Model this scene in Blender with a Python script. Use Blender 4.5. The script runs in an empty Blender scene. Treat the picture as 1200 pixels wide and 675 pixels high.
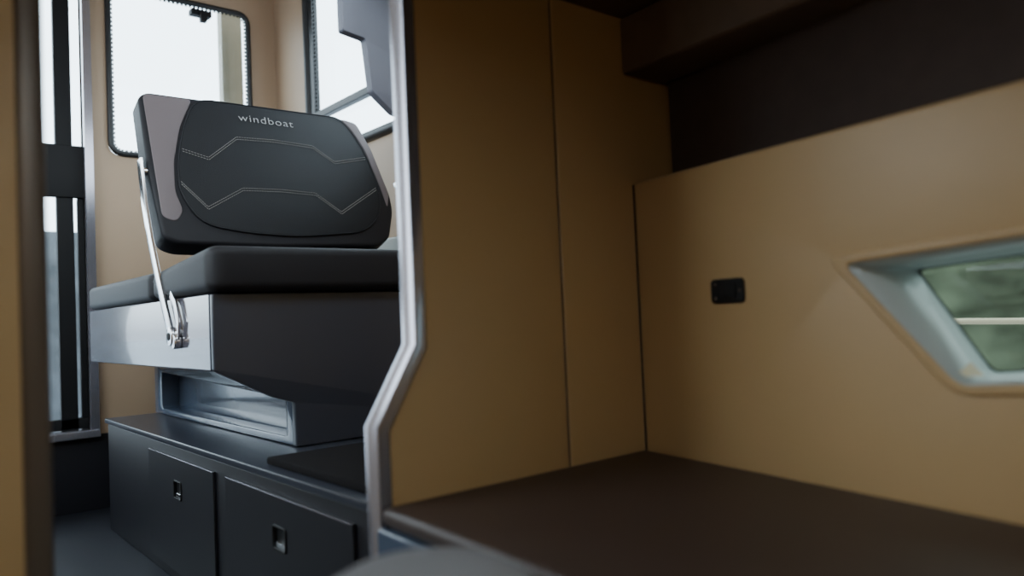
import bpy, math, bmesh, random
from mathutils import Vector, Matrix, noise
SC=bpy.context.scene
EYE=0.80   # all heights below are relative to the eye level; everything is lifted by this at the end

# ---------------------------------------------------------------- materials
def mat(name,col,rough=.5,metal=0,bscale=0,bstr=0,var=0,vscale=3,coat=0,spec=.5,sheen=0):
    m=bpy.data.materials.new(name);m.use_nodes=True
    nt=m.node_tree;b=nt.nodes["Principled BSDF"]
    b.inputs["Base Color"].default_value=(*col,1);b.inputs["Roughness"].default_value=rough
    b.inputs["Metallic"].default_value=metal;b.inputs["Coat Weight"].default_value=coat
    b.inputs["Specular IOR Level"].default_value=spec
    b.inputs["Sheen Weight"].default_value=sheen
    tc=nt.nodes.new("ShaderNodeTexCoord")
    if bscale:
        n=nt.nodes.new("ShaderNodeTexVoronoi" if bscale>300 else "ShaderNodeTexNoise");n.inputs["Scale"].default_value=bscale
        bp=nt.nodes.new("ShaderNodeBump");bp.inputs["Strength"].default_value=bstr;bp.inputs["Distance"].default_value=.002
        nt.links.new(tc.outputs["Object"],n.inputs["Vector"])
        nt.links.new(n.outputs[0],bp.inputs["Height"]);nt.links.new(bp.outputs[0],b.inputs["Normal"])
    if var:
        n=nt.nodes.new("ShaderNodeTexNoise");n.inputs["Scale"].default_value=vscale;n.inputs["Detail"].default_value=6
        r=nt.nodes.new("ShaderNodeMapRange");r.inputs[1].default_value=.3;r.inputs[2].default_value=.7;r.inputs[3].default_value=1-var;r.inputs[4].default_value=1+var
        mx=nt.nodes.new("ShaderNodeMix");mx.data_type='RGBA';mx.blend_type='MULTIPLY';mx.inputs[0].default_value=1
        mx.inputs[6].default_value=(*col,1)
        nt.links.new(tc.outputs["Object"],n.inputs["Vector"]);nt.links.new(n.outputs[0],r.inputs[0])
        nt.links.new(r.outputs[0],mx.inputs[7]);nt.links.new(mx.outputs[2],b.inputs["Base Color"])
    return m
def glassmat(name,tint,gl=.08):
    m=bpy.data.materials.new(name);m.use_nodes=True;nt=m.node_tree
    nt.nodes.remove(nt.nodes["Principled BSDF"])
    t=nt.nodes.new("ShaderNodeBsdfTransparent");t.inputs[0].default_value=(*tint,1)
    g=nt.nodes.new("ShaderNodeBsdfGlossy");g.inputs["Roughness"].default_value=.02
    mx=nt.nodes.new("ShaderNodeMixShader");mx.inputs[0].default_value=gl
    nt.links.new(t.outputs[0],mx.inputs[1]);nt.links.new(g.outputs[0],mx.inputs[2])
    nt.links.new(mx.outputs[0],nt.nodes["Material Output"].inputs[0])
    return m
BEIGE=mat("beige_leatherette",(.48,.315,.145),.42,bscale=450,bstr=.12,var=.03)
BEIGE2=mat("pale_leatherette",(.42,.30,.20),.5,bscale=450,bstr=.12,var=.03)
BROWNF=mat("brown_headliner",(.135,.092,.064),.85,bscale=200,bstr=.25,var=.08,vscale=20)
LINER=mat("dark_liner",(.065,.046,.04),.9,bscale=200,bstr=.3,var=.08,vscale=20)
CUSH=mat("brown_leather",(.045,.027,.021),.5,bscale=500,bstr=.2,var=.04)
CHAR=mat("charcoal_vinyl",(.014,.014,.018),.55,bscale=520,bstr=.2,var=.08,spec=.28)
PANEL=mat("black_vinyl",(.008,.009,.012),.55,bscale=600,bstr=.35,spec=.3)
TAUPE=mat("taupe_vinyl",(.15,.122,.13),.5,bscale=520,bstr=.15)
THREAD=mat("thread",(.32,.30,.29),.7)
LOGO=mat("silver_print",(.5,.5,.52),.4)
GEL=mat("grey_gelcoat",(.095,.09,.112),.12,coat=.6)
GEL_SHADE=mat("grey_gelcoat_shaded",(.038,.042,.058),.28,coat=.15)  # darker copy of the gelcoat, shade of the forward face put into its colour
GELD=mat("blue_gelcoat",(.065,.085,.125),.16,coat=.3)
LAM=mat("dark_laminate",(.011,.011,.015),.45,spec=.35)
LAMT=mat("step_top",(.03,.034,.047),.28,var=.05)
CARPET=mat("black_carpet",(.010,.009,.010),.95,bscale=250,bstr=.6,spec=.1)
FLOORM=mat("sole_vinyl",(.011,.012,.017),.5,var=.1,vscale=8,spec=.3)
SILV=mat("silver_trim",(.39,.38,.43),.20,metal=.75)
BRTRIM=mat("bronze_trim",(.13,.10,.075),.4,metal=.3)
CHROME=mat("chrome",(.85,.85,.87),.18,metal=1)
RUB=mat("black_rubber",(.012,.013,.015),.45)
BLK=mat("black_plastic",(.008,.008,.009),.6,spec=.25)
GREYP=mat("grey_moulding",(.15,.157,.20),.5,bscale=300,bstr=.1)
REVEAL=mat("reveal_gelcoat",(.46,.50,.48),.35,coat=.2)
GL=glassmat("clear_glass",(.95,.98,1),.05)
GLT=glassmat("tinted_glass",(.46,.50,.48),.02)
STOOLM=mat("grey_fabric",(.19,.185,.195),.8,bscale=250,bstr=.3)

# ---------------------------------------------------------------- helpers
def add(me,name,m=None):
    o=bpy.data.objects.new(name,me);SC.collection.objects.link(o)
    if m:
        me.materials.clear();me.materials.append(m)
    return o
def curve_to_mesh(cu,name,m,M=None):
    o=bpy.data.objects.new("tmp",cu);SC.collection.objects.link(o)
    bpy.context.view_layer.update()
    me=bpy.data.meshes.new_from_object(o.evaluated_get(bpy.context.evaluated_depsgraph_get()))
    bpy.data.objects.remove(o)
    if M: me.transform(M)
    me.name=name
    return add(me,name,m)
def rnd(pts,r,n=5):
    """round polygon corners"""
    out=[]
    N=len(pts)
    for i in range(N):
        p=Vector(pts[i]);a=Vector(pts[i-1])-p;b=Vector(pts[(i+1)%N])-p
        rr=min(r,a.length*.45,b.length*.45)
        A=p+a.normalized()*rr;B=p+b.normalized()*rr
        for k in range(n+1):
            t=k/n
            out.append(tuple(A*(1-t)**2+p*2*t*(1-t)+B*t*t))
    return out
def plate(name,loops,O,U,V,N,t,bev,m,res=2,smooth=True):
    """extruded flat shape (with holes) : (u,v) -> O+uU+vV, thickness t along N"""
    cu=bpy.data.curves.new(name,"CURVE");cu.dimensions='2D';cu.fill_mode='BOTH'
    for L in loops:
        s=cu.splines.new("POLY");s.points.add(len(L)-1)
        for i,q in enumerate(L): s.points[i].co=(q[0],q[1],0,1)
        s.use_cyclic_u=True
    cu.bevel_depth=bev;cu.bevel_resolution=res;cu.offset=-bev;cu.extrude=max(t/2-bev,0.0001)
    U=Vector(U).normalized();V=Vector(V).normalized();N=Vector(N).normalized();O=Vector(O)+N*t/2
    M=Matrix(((U.x,V.x,N.x,O.x),(U.y,V.y,N.y,O.y),(U.z,V.z,N.z,O.z),(0,0,0,1)))
    o=curve_to_mesh(cu,name,m,M)
    bm=bmesh.new();bm.from_mesh(o.data);bmesh.ops.remove_doubles(bm,verts=bm.verts,dist=1e-5)
    bmesh.ops.recalc_face_normals(bm,faces=bm.faces);bm.normal_update()
    for f in bm.faces:
        f.smooth=smooth and abs(f.normal.dot(N))<.999
    bm.to_mesh(o.data);bm.free()
    if smooth: o.data.set_sharp_from_angle(angle=math.radians(35))
    return o
X,Y,Z=(1,0,0),(0,1,0),(0,0,1)
def pxz(n,loops,y,t,bev,m,**k): return plate(n,loops,(0,y,0),X,Z,Y,t,bev,m,**k)
def pyz(n,loops,x,t,bev,m,**k): return plate(n,loops,(x,0,0),Y,Z,X,t,bev,m,**k)
def pxy(n,loops,z,t,bev,m,**k): return plate(n,loops,(0,0,z),X,Y,Z,t,bev,m,**k)
def R(a,b,c,d): return [(a,b),(c,b),(c,d),(a,d)]
def box(n,x0,x1,y0,y1,z0,z1,m,bev=.004): return pxy(n,[R(x0,y0,x1,y1)],z0,z1-z0,bev,m)
def tube(n,pts,r,m,cyc=False):
    cu=bpy.data.curves.new(n,"CURVE");cu.dimensions='3D';cu.bevel_depth=r;cu.bevel_resolution=3;cu.use_fill_caps=True
    s=cu.splines.new("POLY");s.points.add(len(pts)-1);s.use_cyclic_u=cyc
    for i,q in enumerate(pts): s.points[i].co=(*q,1)
    o=curve_to_mesh(cu,n,m)
    for f in o.data.polygons:f.use_smooth=True
    return o
def group(name,objs):
    e=bpy.data.objects.new(name,None);e.empty_display_size=.1;SC.collection.objects.link(e)
    for o in objs:o.parent=e
    return e
def join(name,objs):
    bm=bmesh.new();mats=[]
    for o in objs:
        nf=len(bm.faces);bm.from_mesh(o.data);bm.faces.ensure_lookup_table()
        for mm in o.data.materials:
            if mm not in mats:mats.append(mm)
        idx=[mats.index(mm) for mm in o.data.materials]
        for f in bm.faces[nf:]: f.material_index=idx[f.material_index] if idx else 0
    me=bpy.data.meshes.new(name);bm.to_mesh(me);bm.free()
    for o in objs:bpy.data.objects.remove(o)
    o=bpy.data.objects.new(name,me);SC.collection.objects.link(o)
    for mm in mats:me.materials.append(mm)
    return o

# ---------------------------------------------------------------- wheelhouse shell
box("floor",-1.6,1.9,-1.0,4.0,-.86,-.80,FLOORM)
WIN=rnd(R(.87,.83,1.56,1.65),.06)
DOOR=R(-.20,-.44,.765,1.70)
pxz("wall_aft",[R(-.95,-.46,1.75,1.82),WIN,DOOR],3.93,.05,.001,BEIGE2)
pxz("baseboard_aft",[R(-.95,-.80,1.75,-.46)],3.93,.05,.002,LAM)
SW=rnd([(2.15,.79),(3.545,.79),(3.545,1.72),(2.15,1.72)],.06)
pyz("wall_starboard",[R(1.2,-.80,3.93,1.82),SW],1.70,.05,.001,BEIGE2)
pyz("wall_port",[R(1.2,-.80,3.93,1.82),R(1.5,.35,3.6,1.62)],-.95,.05,.001,BEIGE2)
pxz("wall_windscreen",[R(-.95,.70,1.75,1.82),R(-.75,1.0,1.6,1.70)],1.20,.04,.001,BEIGE2)
box("ceiling_wheelhouse",-.95,1.75,1.2,3.98,1.82,1.87,BEIGE2)

# aft window
def ring(n,loop2d,f,r,m):
    return tube(n,[f(*q) for q in loop2d],r,m,True)
def teeth(n,loop,f,m):
    """serrated inner lip of the window seal"""
    bm=bmesh.new();L=[Vector(q) for q in loop];c=sum(L,Vector((0,0)))/len(L)
    for a,b in zip(L,L[1:]+L[:1]):
        l=(b-a).length;k=max(1,int(l/.02));d=(b-a)/k
        nn=Vector((-d.y,d.x)).normalized()
        if nn.dot(c-a)<0:nn=-nn
        for i in range(k):
            p=a+d*i
            vs=[bm.verts.new(f(*q)) for q in (p,p+d*.62,p+d*.62+nn*.009,p+nn*.009)]
            bm.faces.new(vs)
    me=bpy.data.meshes.new(n);bm.to_mesh(me);bm.free();return add(me,n,m)
g1=rnd(R(.88,.84,1.55,1.64),.06);t1=rnd(R(.892,.852,1.538,1.628),.05)
w=[ring("gasket",g1,lambda a,b:(a,3.925,b),.014,RUB),
   teeth("gasket_lip",t1,lambda a,b:(a,3.93,b),RUB),
   pxz("glass",[rnd(R(.875,.835,1.555,1.645),.06)],3.95,.006,.001,GL),
   box("latch",1.25,1.35,3.88,3.925,1.57,1.60,BLK),box("latch_knob",1.29,1.32,3.86,3.89,1.535,1.585,BLK)]
group("window_1",w)
# side window
w=[ring("gasket",rnd([(2.17,.81),(3.525,.81),(3.525,1.70),(2.17,1.70)],.06),lambda a,b:(1.695,a,b),.022,RUB),
   box("sliding_rail",1.685,1.72,2.17,3.52,.995,1.03,RUB),
   box("stile",1.69,1.72,3.46,3.50,.83,1.68,RUB),
   teeth("gasket_lip",rnd([(2.19,.83),(3.46,.83),(3.46,1.68),(2.19,1.68)],.05),lambda a,b:(1.70,a,b),RUB),
   pyz("glass",[rnd([(2.16,.80),(3.535,.80),(3.535,1.71),(2.16,1.71)],.06)],1.725,.006,.001,GL)]
group("window_2",w)
# aft sliding door
d=[box("jamb",.765,.80,3.90,3.98,-.46,1.75,SILV),box("sill",-.22,.80,3.89,3.98,-.47,-.435,SILV),
   box("stile_1",.655,.722,3.945,3.975,-.44,1.70,BLK),
   box("lock_rail",-.15,.765,3.935,3.965,.62,.86,BLK),
   box("stile_2",.738,.765,3.95,3.97,-.44,.62,BLK),
   box("bottom_rail",-.2,.765,3.945,3.975,-.43,-.38,BLK),
   pxz("glass",[R(-.2,-.4,.76,1.69)],3.967,.005,.001,GL)]
group("door_1",d)

# added pale ledge on the starboard side, stands in for a bright line
box("bright_line_ledge",1.62,1.70,2.2,3.9,.27,.335,REVEAL,.01)

# helm console moulding hanging at the forward starboard corner
prof=[(1.005,.985),(1.005,.80),(1.075,.79),(1.09,.645),(1.16,.59),(1.69,.56),(1.69,.985)]
c=[pxz("moulding",[rnd(prof,.008,3)],1.87,.03,.002,GREYP)]
c.append(box("instrument_ledge",1.03,1.69,1.55,1.90,.985,1.0,BLK))
group("helm_console",c)

# ---------------------------------------------------------------- step locker with drawers
S=[box("carcass",.745,1.69,1.225,3.49,-.80,-.372,LAM,.004),
   box("top_board",.735,1.695,1.222,3.50,-.370,-.350,LAMT,.004)]
def drawer(n,y0,y1,hy):
    L=pyz(n,[R(y0,-.765,y1,-.405),rnd([(hy-.036,-.53),(hy+.036,-.53),(hy+.036,-.476),(hy-.036,-.476)],.008)],.736,.008,.0015,LAM,smooth=False)
    a=tube(n+"_handle_rim",[(.735,p[0],p[1]) for p in rnd([(hy-.036,-.53),(hy+.036,-.53),(hy+.036,-.476),(hy-.036,-.476)],.008)],.003,BLK,True)
    b=box(n+"_handle_lip",.737,.744,hy-.032,hy+.032,-.528,-.514,CHROME,.001)
    e=box(n+"_top_edge",.7345,.738,y0+.005,y1-.005,-.407,-.4045,SILV,.0005)
    f=box(n+"_recess",.7435,.745,hy-.036,hy+.036,-.53,-.476,RUB,.0003)
    return [L,a,b,e,f]
S+=drawer("drawer_1",2.22,2.87,2.545)+drawer("drawer_2",1.405,2.125,1.766)
group("step_locker",S)
box("step_pad",.765,1.60,1.26,1.90,-.350,-.330,CARPET,.006)

# ---------------------------------------------------------------- helm seat
H=[]
H.append(box("seat_box",.70,1.69,2.105,3.55,-.118,.092,GEL,.006))
H.append(pxz("end_panel",[rnd([(.702,.091),(.702,-.115),(.86,-.20),(.925,-.222),(.925,-.348),(1.69,-.348),(1.69,.091)],.006,3)],2.08,.025,.004,GEL_SHADE))
H.append(box("pedestal",1.00,1.69,2.10,3.50,-.348,-.12,GELD,.004))
ped=[(2.10,-.348),(3.50,-.348),(3.50,-.12),(2.10,-.12)]
nic=rnd([(2.16,-.325),(3.40,-.325),(3.40,-.175),(2.16,-.215)],.02)
H.append(pyz("pedestal_side",[ped,nic],.93,.07,.004,GELD))
def cushion(n,x0,x1,y0,y1,z0,z1,bev,tilt=0,cr=.04):
    o=pxy(n,[rnd([(x0,y0),(x1,y0),(x1,y1),(x0,y1)],cr,6)],z0,z1-z0,bev,CHAR,res=5)
    for v in o.data.vertices:
        if v.co.z>(z0+z1)/2: v.co.z+=(y1-v.co.y)*tilt
    return o
H.append(cushion("seat_cushion",.685,1.66,2.045,2.60,.094,.180,.028,.075,.05))
H.append(cushion("seat_cushion_aft",.69,1.66,2.615,3.53,.094,.185,.022))
H.append(tube("cushion_piping",[(.690,2.10,.188),(.69,2.59,.153)],.0013,CHAR))
H.append(tube("cushion_piping_front",[(.73,2.047,.190),(1.64,2.047,.190)],.0013,CHAR))
# backrest
tl=Vector((0,.2,.52)).normalized()
BN=Vector((0,.52,-.2)).normalized()    # into the pad
def bp(x,z,off=0): # point on the front plane
    y=2.55+(z-.28)*.3846
    return Vector((x,y,z))-BN*off
K=1/tl.z
def L2(pts): return [(x,(z-.28)*K) for x,z in pts]
out=[(.715,.295),(.700,.55),(.702,.79),(.73,.812),(1.10,.815),(1.44,.82),(1.52,.805),(1.565,.70),(1.60,.50),(1.595,.43),(1.55,.32),(1.49,.285),(1.10,.272),(.76,.275)]
def bplate(n,pts,front,t,bev,m,r=.02,res=3):
    return plate(n,[rnd(L2(pts),r,4)],Vector((0,2.55,.28))-BN*front,X,tl,BN,t,bev,m,res=res)
H.append(bplate("backrest_pad",out,0,.095,.014,CHAR,.022,5))
pan=[(.885,.806),(.83,.69),(.795,.56),(.785,.45),(.84,.34),(.99,.315),(1.17,.308),(1.44,.335),(1.53,.41),(1.55,.52),(1.52,.68),(1.48,.765),(1.44,.812)]
H.append(bplate("backrest_panel",pan,.007,.03,.006,PANEL,.06))
H.append(bplate("side_insert_1",[(.716,.800),(.878,.804),(.822,.69),(.785,.56),(.774,.45),(.79,.385),(.765,.345),(.722,.36)],.003,.02,.003,TAUPE,.02))
H.append(bplate("side_insert_2",[(1.452,.812),(1.520,.800),(1.560,.69),(1.592,.50),(1.57,.44),(1.56,.52),(1.53,.68),(1.492,.765)],.003,.02,.003,TAUPE,.02))
H.append(tube("panel_piping",[bp(x,z,.006) for x,z in [(a,.28+b/K) for a,b in rnd(L2(pan),.06,4)]],.0022,CHAR,True))
def stitch(n,pts,dz):
    P=[Vector(bp(x,z+dz,.0078)) for x,z in pts];segs=[]
    for a,b in zip(P,P[1:]):
        l=(b-a).length;k=max(1,int(l/.009))
        for i in range(k):
            segs.append(tube("s",[a+(b-a)*((i+.1)/k),a+(b-a)*((i+.75)/k)],.0010,THREAD))
    return join(n,segs)
s1=[(.815,.605),(.90,.582),(1.01,.672),(1.15,.678),(1.30,.672),(1.38,.615),(1.52,.648)]
s2=[(.795,.485),(.87,.40),(1.00,.477),(1.14,.482),(1.27,.478),(1.36,.41),(1.535,.52)]
H+= [stitch("stitch_upper",s1,0),stitch("stitch_upper_b",s1,-.009),stitch("stitch_lower",s2,0),stitch("stitch_lower_b",s2,-.009)]
t=bpy.data.curves.new("lettering","FONT");t.body="windboat";t.size=.050;t.extrude=.0008;t.align_x='CENTER';t.align_y='CENTER'
t.space_character=1.12;t.offset=-.0009
O=bp(1.135,.752,.0082)
M=Matrix(((1,0,0,O.x),(0,tl.y,-BN.y,O.y),(0,tl.z,-BN.z,O.z),(0,0,0,1)))@Matrix.Diagonal((1.0,.85,1,1))
H.append(curve_to_mesh(t,"lettering",LOGO,M))
# arm: flat chromed bar outside the box and the pad
def bar(n,pts,w,x,t,m):
    P=[Vector(p) for p in pts];L=[];Rr=[]
    for i,p in enumerate(P):
        d=(P[min(i+1,len(P)-1)]-P[max(i-1,0)]).normalized();nn=Vector((-d.y,d.x))
        L.append(tuple(p+nn*w/2));Rr.append(tuple(p-nn*w/2))
    return pyz(n,[L+Rr[::-1]],x,t,.001,m)
arm=[(2.385,-.02),(2.43,.045),(2.50,.15),(2.575,.28),(2.635,.41),(2.672,.535),(2.675,.56)]
H.append(bar("arm_1",arm,.040,.680,.009,CHROME))
H.append(bar("arm_brace",[(2.40,.105),(2.36,.075),(2.335,.02),(2.345,-.02),(2.38,-.03)],.026,.686,.006,CHROME))
H.append(bar("arm_2",[(a+.01,b) for a,b in arm],.028,1.655,.007,CHROME))
def disc(n,x,y,z,r,t,m):
    return pyz(n,[[(y+r*math.cos(i*math.pi/12),z+r*math.sin(i*math.pi/12)) for i in range(24)]],x,t,.002,m)
H+= [disc("pivot",.676,2.385,-.02,.028,.024,CHROME),disc("pivot_cap",.673,2.385,-.02,.012,.01,BLK),
     disc("arm_mount",.688,2.668,.52,.013,.03,CHROME),disc("pivot_2",.679,2.36,-.035,.022,.02,CHROME)]
group("helm_seat",H)

# ---------------------------------------------------------------- main bulkhead with doorway
yb=1.178
pxz("wall_bulkhead",[[(.762,.70),(.762,-.048),(.68,-.188),(.68,-.80),(1.127,-.80),(1.127,.70)]],yb,.03,.005,BEIGE)
pxz("wall_bulkhead_outer",[[(1.1315,.70),(1.1315,-.80),(1.72,-.80),(1.72,.70)]],yb,.03,.005,BEIGE)
tube("trim_4",[(1.1293,yb+.003,-.8),(1.1293,yb+.003,.69)],.0016,LINER)
pxz("wall_bulkhead_port",[R(-1.45,-.80,.165,.70)],yb,.03,.004,BEIGE)
e=.026
pxz("trim_1",[[(.75,.69),(.75,-.045),(.666,-.185),(.666,-.80),(.666+e,-.80),(.666+e,-.192),(.75+e,-.053),(.75+e,.69)]],yb-.008,.046,.003,SILV)
pxz("trim_2",[R(.150,-.80,.184,.69)],yb-.008,.046,.010,BRTRIM)

# ---------------------------------------------------------------- forepeak: hull side panel with port light
hu=Vector((.1733,1,0)).normalized();hn=Vector((1,-.1733,0)).normalized();ho=Vector((1.166,0,0));kk=1/hu.y
def HL(pts): return [(y*kk,z) for y,z in pts]
outer=[(1.176,-.45),(1.176,.295),(-.90,.295),(-.90,-.45)]
wo=[(.638,.061),(.02,.098),(-.12,-.085),(.457,-.135)]
plate("wall_hull_starboard",[HL(outer),rnd(HL(wo),.02,4)],ho,hu,Z,hn,.09,.008,BEIGE,res=3)
tube("trim_5",[(1.370,1.177,-.33),(1.370,1.177,.290)],.0022,LINER)
def shrink(pts,d):
    c=sum((Vector(p) for p in pts),Vector((0,0)))/len(pts)
    res=[]
    for i in range(len(pts)):
        p=Vector(pts[i]);a=(p-Vector(pts[i-1])).normalized();b=(Vector(pts[(i+1)%len(pts)])-p).normalized()
        na=Vector((-a.y,a.x));nb=Vector((-b.y,b.x))
        if na.dot(c-p)<0:na=-na
        if nb.dot(c-p)<0:nb=-nb
        m=(na+nb);m=m/m.length; m=m/ max(.35,m.dot(na))
        res.append(tuple(p+m*d))
    return res
big=shrink(wo,-.016)
W=[plate("padded_border",[rnd(HL(big),.03,4),rnd(HL(wo),.02,4)],ho-hn*.005,hu,Z,hn,.02,.004,BEIGE,res=3)]
wi=[(.567,.0477),(.03,.083),(-.09,-.075),(.452,-.1255)]
wo2=rnd(shrink(wo,.001),.020,4);wi2=rnd(wi,.012,4)
me=bpy.data.meshes.new("reveal");bm=bmesh.new()
A=[bm.verts.new(Vector((1.166+.1733*y,y,z))) for y,z in wo2]
B=[bm.verts.new((1.166+.1733*y+.13,y,z)) for y,z in wi2]
n_=len(A)
for i in range(n_):
    bm.faces.new((A[i],A[(i+1)%n_],B[(i+1)%n_],B[i]))
for f in bm.faces:f.smooth=True
bm.to_mesh(me);bm.free();W.append(add(me,"reveal",REVEAL))
me.set_sharp_from_angle(angle=math.radians(40))
mo=W[-1].modifiers.new("s","SOLIDIFY");mo.thickness=.004;mo.offset=1
hog=Vector((1.296,0,0))
W.append(plate("glass",[HL(shrink(wi,-.01))],hog+hn*.002,hu,Z,hn,.004,.0005,GLT))
W.append(plate("gasket",[HL(shrink(wi,-.006)),rnd(HL(shrink(wi,.002)),.012,3)],hog-hn*.002,hu,Z,hn,.002,.0008,RUB))
group("window_3",W)
plate("wall_hull_skin",[HL([(1.25,-.8),(1.25,.75),(-.95,.75),(-.95,-.8)]),HL(shrink(wi,-.06))],ho+hn*.165,hu,Z,hn,.01,.001,LINER)
plate("wall_liner_starboard",[HL([(1.19,.25),(1.19,.70),(-.92,.70),(-.92,.25)])],ho+hn*.135,hu,Z,hn,.01,.001,LINER)
hh=ho-hn*.006
sp=[plate("base",[rnd(HL([(.858,.004),(.944,.004),(.944,.054),(.858,.054)]),.012,5)],hh,hu,Z,hn,.007,.002,BLK)]
sp.append(plate("cap",[rnd(HL([(.875,.012),(.912,.012),(.912,.046),(.875,.046)]),.01,5)],hh-hn*.005,hu,Z,hn,.006,.002,BLK))
for yy,zz in[(.93,.043),(.93,.015),(.866,.029)]:
    sp.append(plate("screw",[HL([(yy+.003*math.cos(i),zz+.003*math.sin(i)) for i in range(6)])],hh-hn*.001,hu,Z,hn,.002,.0003,SILV))
group("power_socket",sp)

# forepeak closing surfaces
HT=R(-.35,-.25,.35,.45)
pxy("ceiling_forepeak",[[(-1.5,-.95),(1.55,-.95),(1.60,1.20),(-1.5,1.20)],HT],.68,.05,.001,BROWNF)
pxz("wall_forward",[R(-1.5,-.8,1.5,.72)],-.98,.05,.001,BEIGE)
pyz("wall_hull_port",[R(-.98,-.8,1.2,.70)],-1.45,.05,.001,BEIGE)
hf=[pxy("frame",[rnd(R(-.38,-.28,.38,.48),.05),rnd(R(-.33,-.23,.33,.43),.04)],.665,.08,.006,SILV),
    pxy("pane",[R(-.34,-.24,.34,.44)],.735,.006,.001,GL)]
group("deck_hatch",hf)  # unseen hatch, assumed overhead as the forepeak's light opening
lk=[(1.350,1.175),(1.308,.69),(1.20,-.93),(1.28,-.93),(1.495,1.175)]
o=[pxy("carcass",[lk],.546,.133,.008,BROWNF)]
o.append(tube("edge_piping",[(1.352,1.17,.552),(1.31,.69,.552),(1.202,-.92,.552)],.004,BROWNF))
group("overhead_locker",o)

# ---------------------------------------------------------------- berth
bt=[(.668,1.172),(1.36,1.172),(1.225,.38),(1.01,-.90),(.50,-.90),(.64,.70)]
bb=[(.662,1.174),(1.365,1.174),(1.23,.38),(1.01,-.92),(.49,-.92),(.634,.70)]
g=[pxy("cushion",[rnd(bt,.015,3)],-.352,.032,.012,CUSH,res=4),pxy("berth_moulding",[bb],-.80,.446,.008,GELD)]
group("berth",g)

# stool with domed upholstered top near the lens
cx,cy,r=.42,.65,.118
bm=bmesh.new();prof=[(0,-.245),(.05,-.246),(.085,-.251),(.105,-.262),(.116,-.28),(.118,-.30),(.112,-.318),(.03,-.322),(.022,-.34),(.020,-.70),(.03,-.76),(.10,-.785),(.11,-.80),(0,-.80)]
rings=[]
for pr,pz in prof:
    rings.append([bm.verts.new((cx+pr*math.cos(i*math.tau/40),cy+pr*math.sin(i*math.tau/40),pz)) for i in range(40)])
for a,b in zip(rings,rings[1:]):
    for i in range(40): bm.faces.new((a[i],b[i],b[(i+1)%40],a[(i+1)%40]))
bmesh.ops.remove_doubles(bm,verts=bm.verts,dist=1e-5);bmesh.ops.recalc_face_normals(bm,faces=bm.faces)
for f in bm.faces:f.smooth=True
me=bpy.data.meshes.new("stool");bm.to_mesh(me);bm.free();add(me,"stool",STOOLM)

# ---------------------------------------------------------------- outside
ROCK=mat("rocky_bank",(.10,.11,.075),.95,bscale=12,bstr=.5,var=.55,vscale=3,spec=.1)
bm=bmesh.new();bmesh.ops.create_grid(bm,x_segments=160,y_segments=100,size=1)
for v in bm.verts:
    a,b=v.co.x,v.co.y
    n=noise.fractal(Vector((a*9,b*6,0)),1.0,2,4)
    v.co=Vector((4.2+(b+1)*1.0+n*.07,1.5+a*4.5,-1.4+(b+1)*1.05+n*.02))
for f in bm.faces:f.smooth=True
me=bpy.data.meshes.new("rocky_bank");bm.to_mesh(me);bm.free();add(me,"rocky_bank",ROCK)
tube("pale_streak_rail",[(3.4,-.5,-.135),(3.4,1.28,-.105)],.013,mat("streak_cream",(1,.82,.6),.4))  # added pale rod that makes the pale streak beyond the hull window
box("outer_post",1.475,1.585,4.10,4.16,-1.4,2.1,mat("tan_paint",(.22,.20,.14),.5))
box("cockpit_coaming",.2,1.1,5.1,5.2,-1.4,.60,mat("coaming_paint",(.10,.12,.14),.5,var=.4,vscale=6))
pxy("quay_ground",[R(-40,5.4,40,60)],-1.45,.05,.001,mat("pale_concrete",(.35,.38,.42),.8,var=.2,vscale=1))

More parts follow.
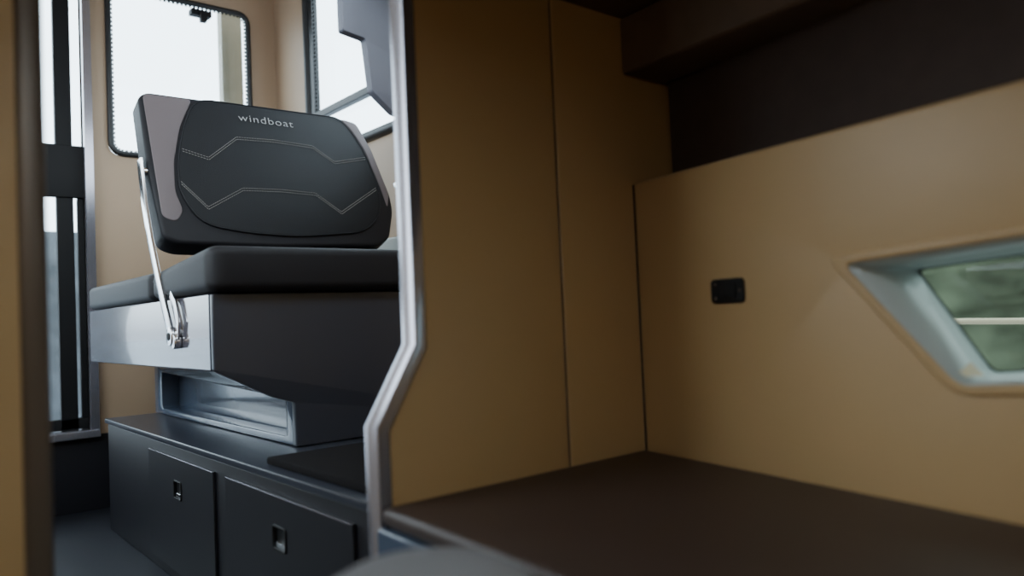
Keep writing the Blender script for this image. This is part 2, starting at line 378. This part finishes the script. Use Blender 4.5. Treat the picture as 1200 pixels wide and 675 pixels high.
# ---------------------------------------------------------------- lights
wd=bpy.data.worlds.new("World");SC.world=wd;wd.use_nodes=True;nt=wd.node_tree;bg=nt.nodes["Background"]
tc=nt.nodes.new("ShaderNodeTexCoord");sx=nt.nodes.new("ShaderNodeSeparateXYZ");cr=nt.nodes.new("ShaderNodeValToRGB")
cr.color_ramp.elements[0].position=.0;cr.color_ramp.elements[0].color=(.35,.40,.45,1)
cr.color_ramp.elements[1].position=.12;cr.color_ramp.elements[1].color=(.80,.93,1,1)
nt.links.new(tc.outputs["Generated"],sx.inputs[0]);nt.links.new(sx.outputs[2],cr.inputs[0]);nt.links.new(cr.outputs[0],bg.inputs[0])
bg.inputs[1].default_value=7
def area(n,loc,rot,sx_,sy_,e,col):
    l=bpy.data.lights.new(n,"AREA");l.shape='RECTANGLE';l.size=sx_;l.size_y=sy_;l.energy=e;l.color=col
    o=bpy.data.objects.new(n,l);o.location=loc;o.rotation_euler=rot;SC.collection.objects.link(o);return o
area("hatch_fill",(0,.1,.66),(0,0,0),.6,.6,2.0,(1,.90,.74))  # added warm area lamp under the unseen hatch, fills the forepeak
# added warm fill with a glowing dome, out of view, brightens the locker
LX,LY=-.45,-.35
bm=bmesh.new();bmesh.ops.create_uvsphere(bm,u_segments=24,v_segments=12,radius=.05)
for v in bm.verts:v.co.z=v.co.z*.4+.668;v.co.x+=LX;v.co.y+=LY
me=bpy.data.meshes.new("fill_dome");bm.to_mesh(me);bm.free()
lm=mat("fill_dome_glow",(.9,.8,.6),.3);lm.node_tree.nodes["Principled BSDF"].inputs["Emission Color"].default_value=(1,.8,.5,1);lm.node_tree.nodes["Principled BSDF"].inputs["Emission Strength"].default_value=4
add(me,"fill_dome",lm)
pl=bpy.data.lights.new("fill_dome_point","POINT");pl.energy=6;pl.color=(1,.82,.56);pl.shadow_soft_size=.05
po=bpy.data.objects.new("fill_dome_point",pl);po.location=(LX,LY,.56);SC.collection.objects.link(po)

# ---------------------------------------------------------------- camera
cam=bpy.data.cameras.new("camera");cam.lens=27;cam.sensor_width=36;cam.clip_start=.02
co=bpy.data.objects.new("camera",cam);SC.collection.objects.link(co)
co.matrix_world=Matrix.Rotation(-math.radians(40),4,'Z')@Matrix.Rotation(math.radians(92),4,'X')@Matrix.Rotation(-math.radians(2.5),4,'Z')
cam.dof.use_dof=True;cam.dof.focus_distance=2.6;cam.dof.aperture_fstop=1.5
SC.camera=co
for o in SC.objects:
    if o.parent is None:o.location.z+=EYE
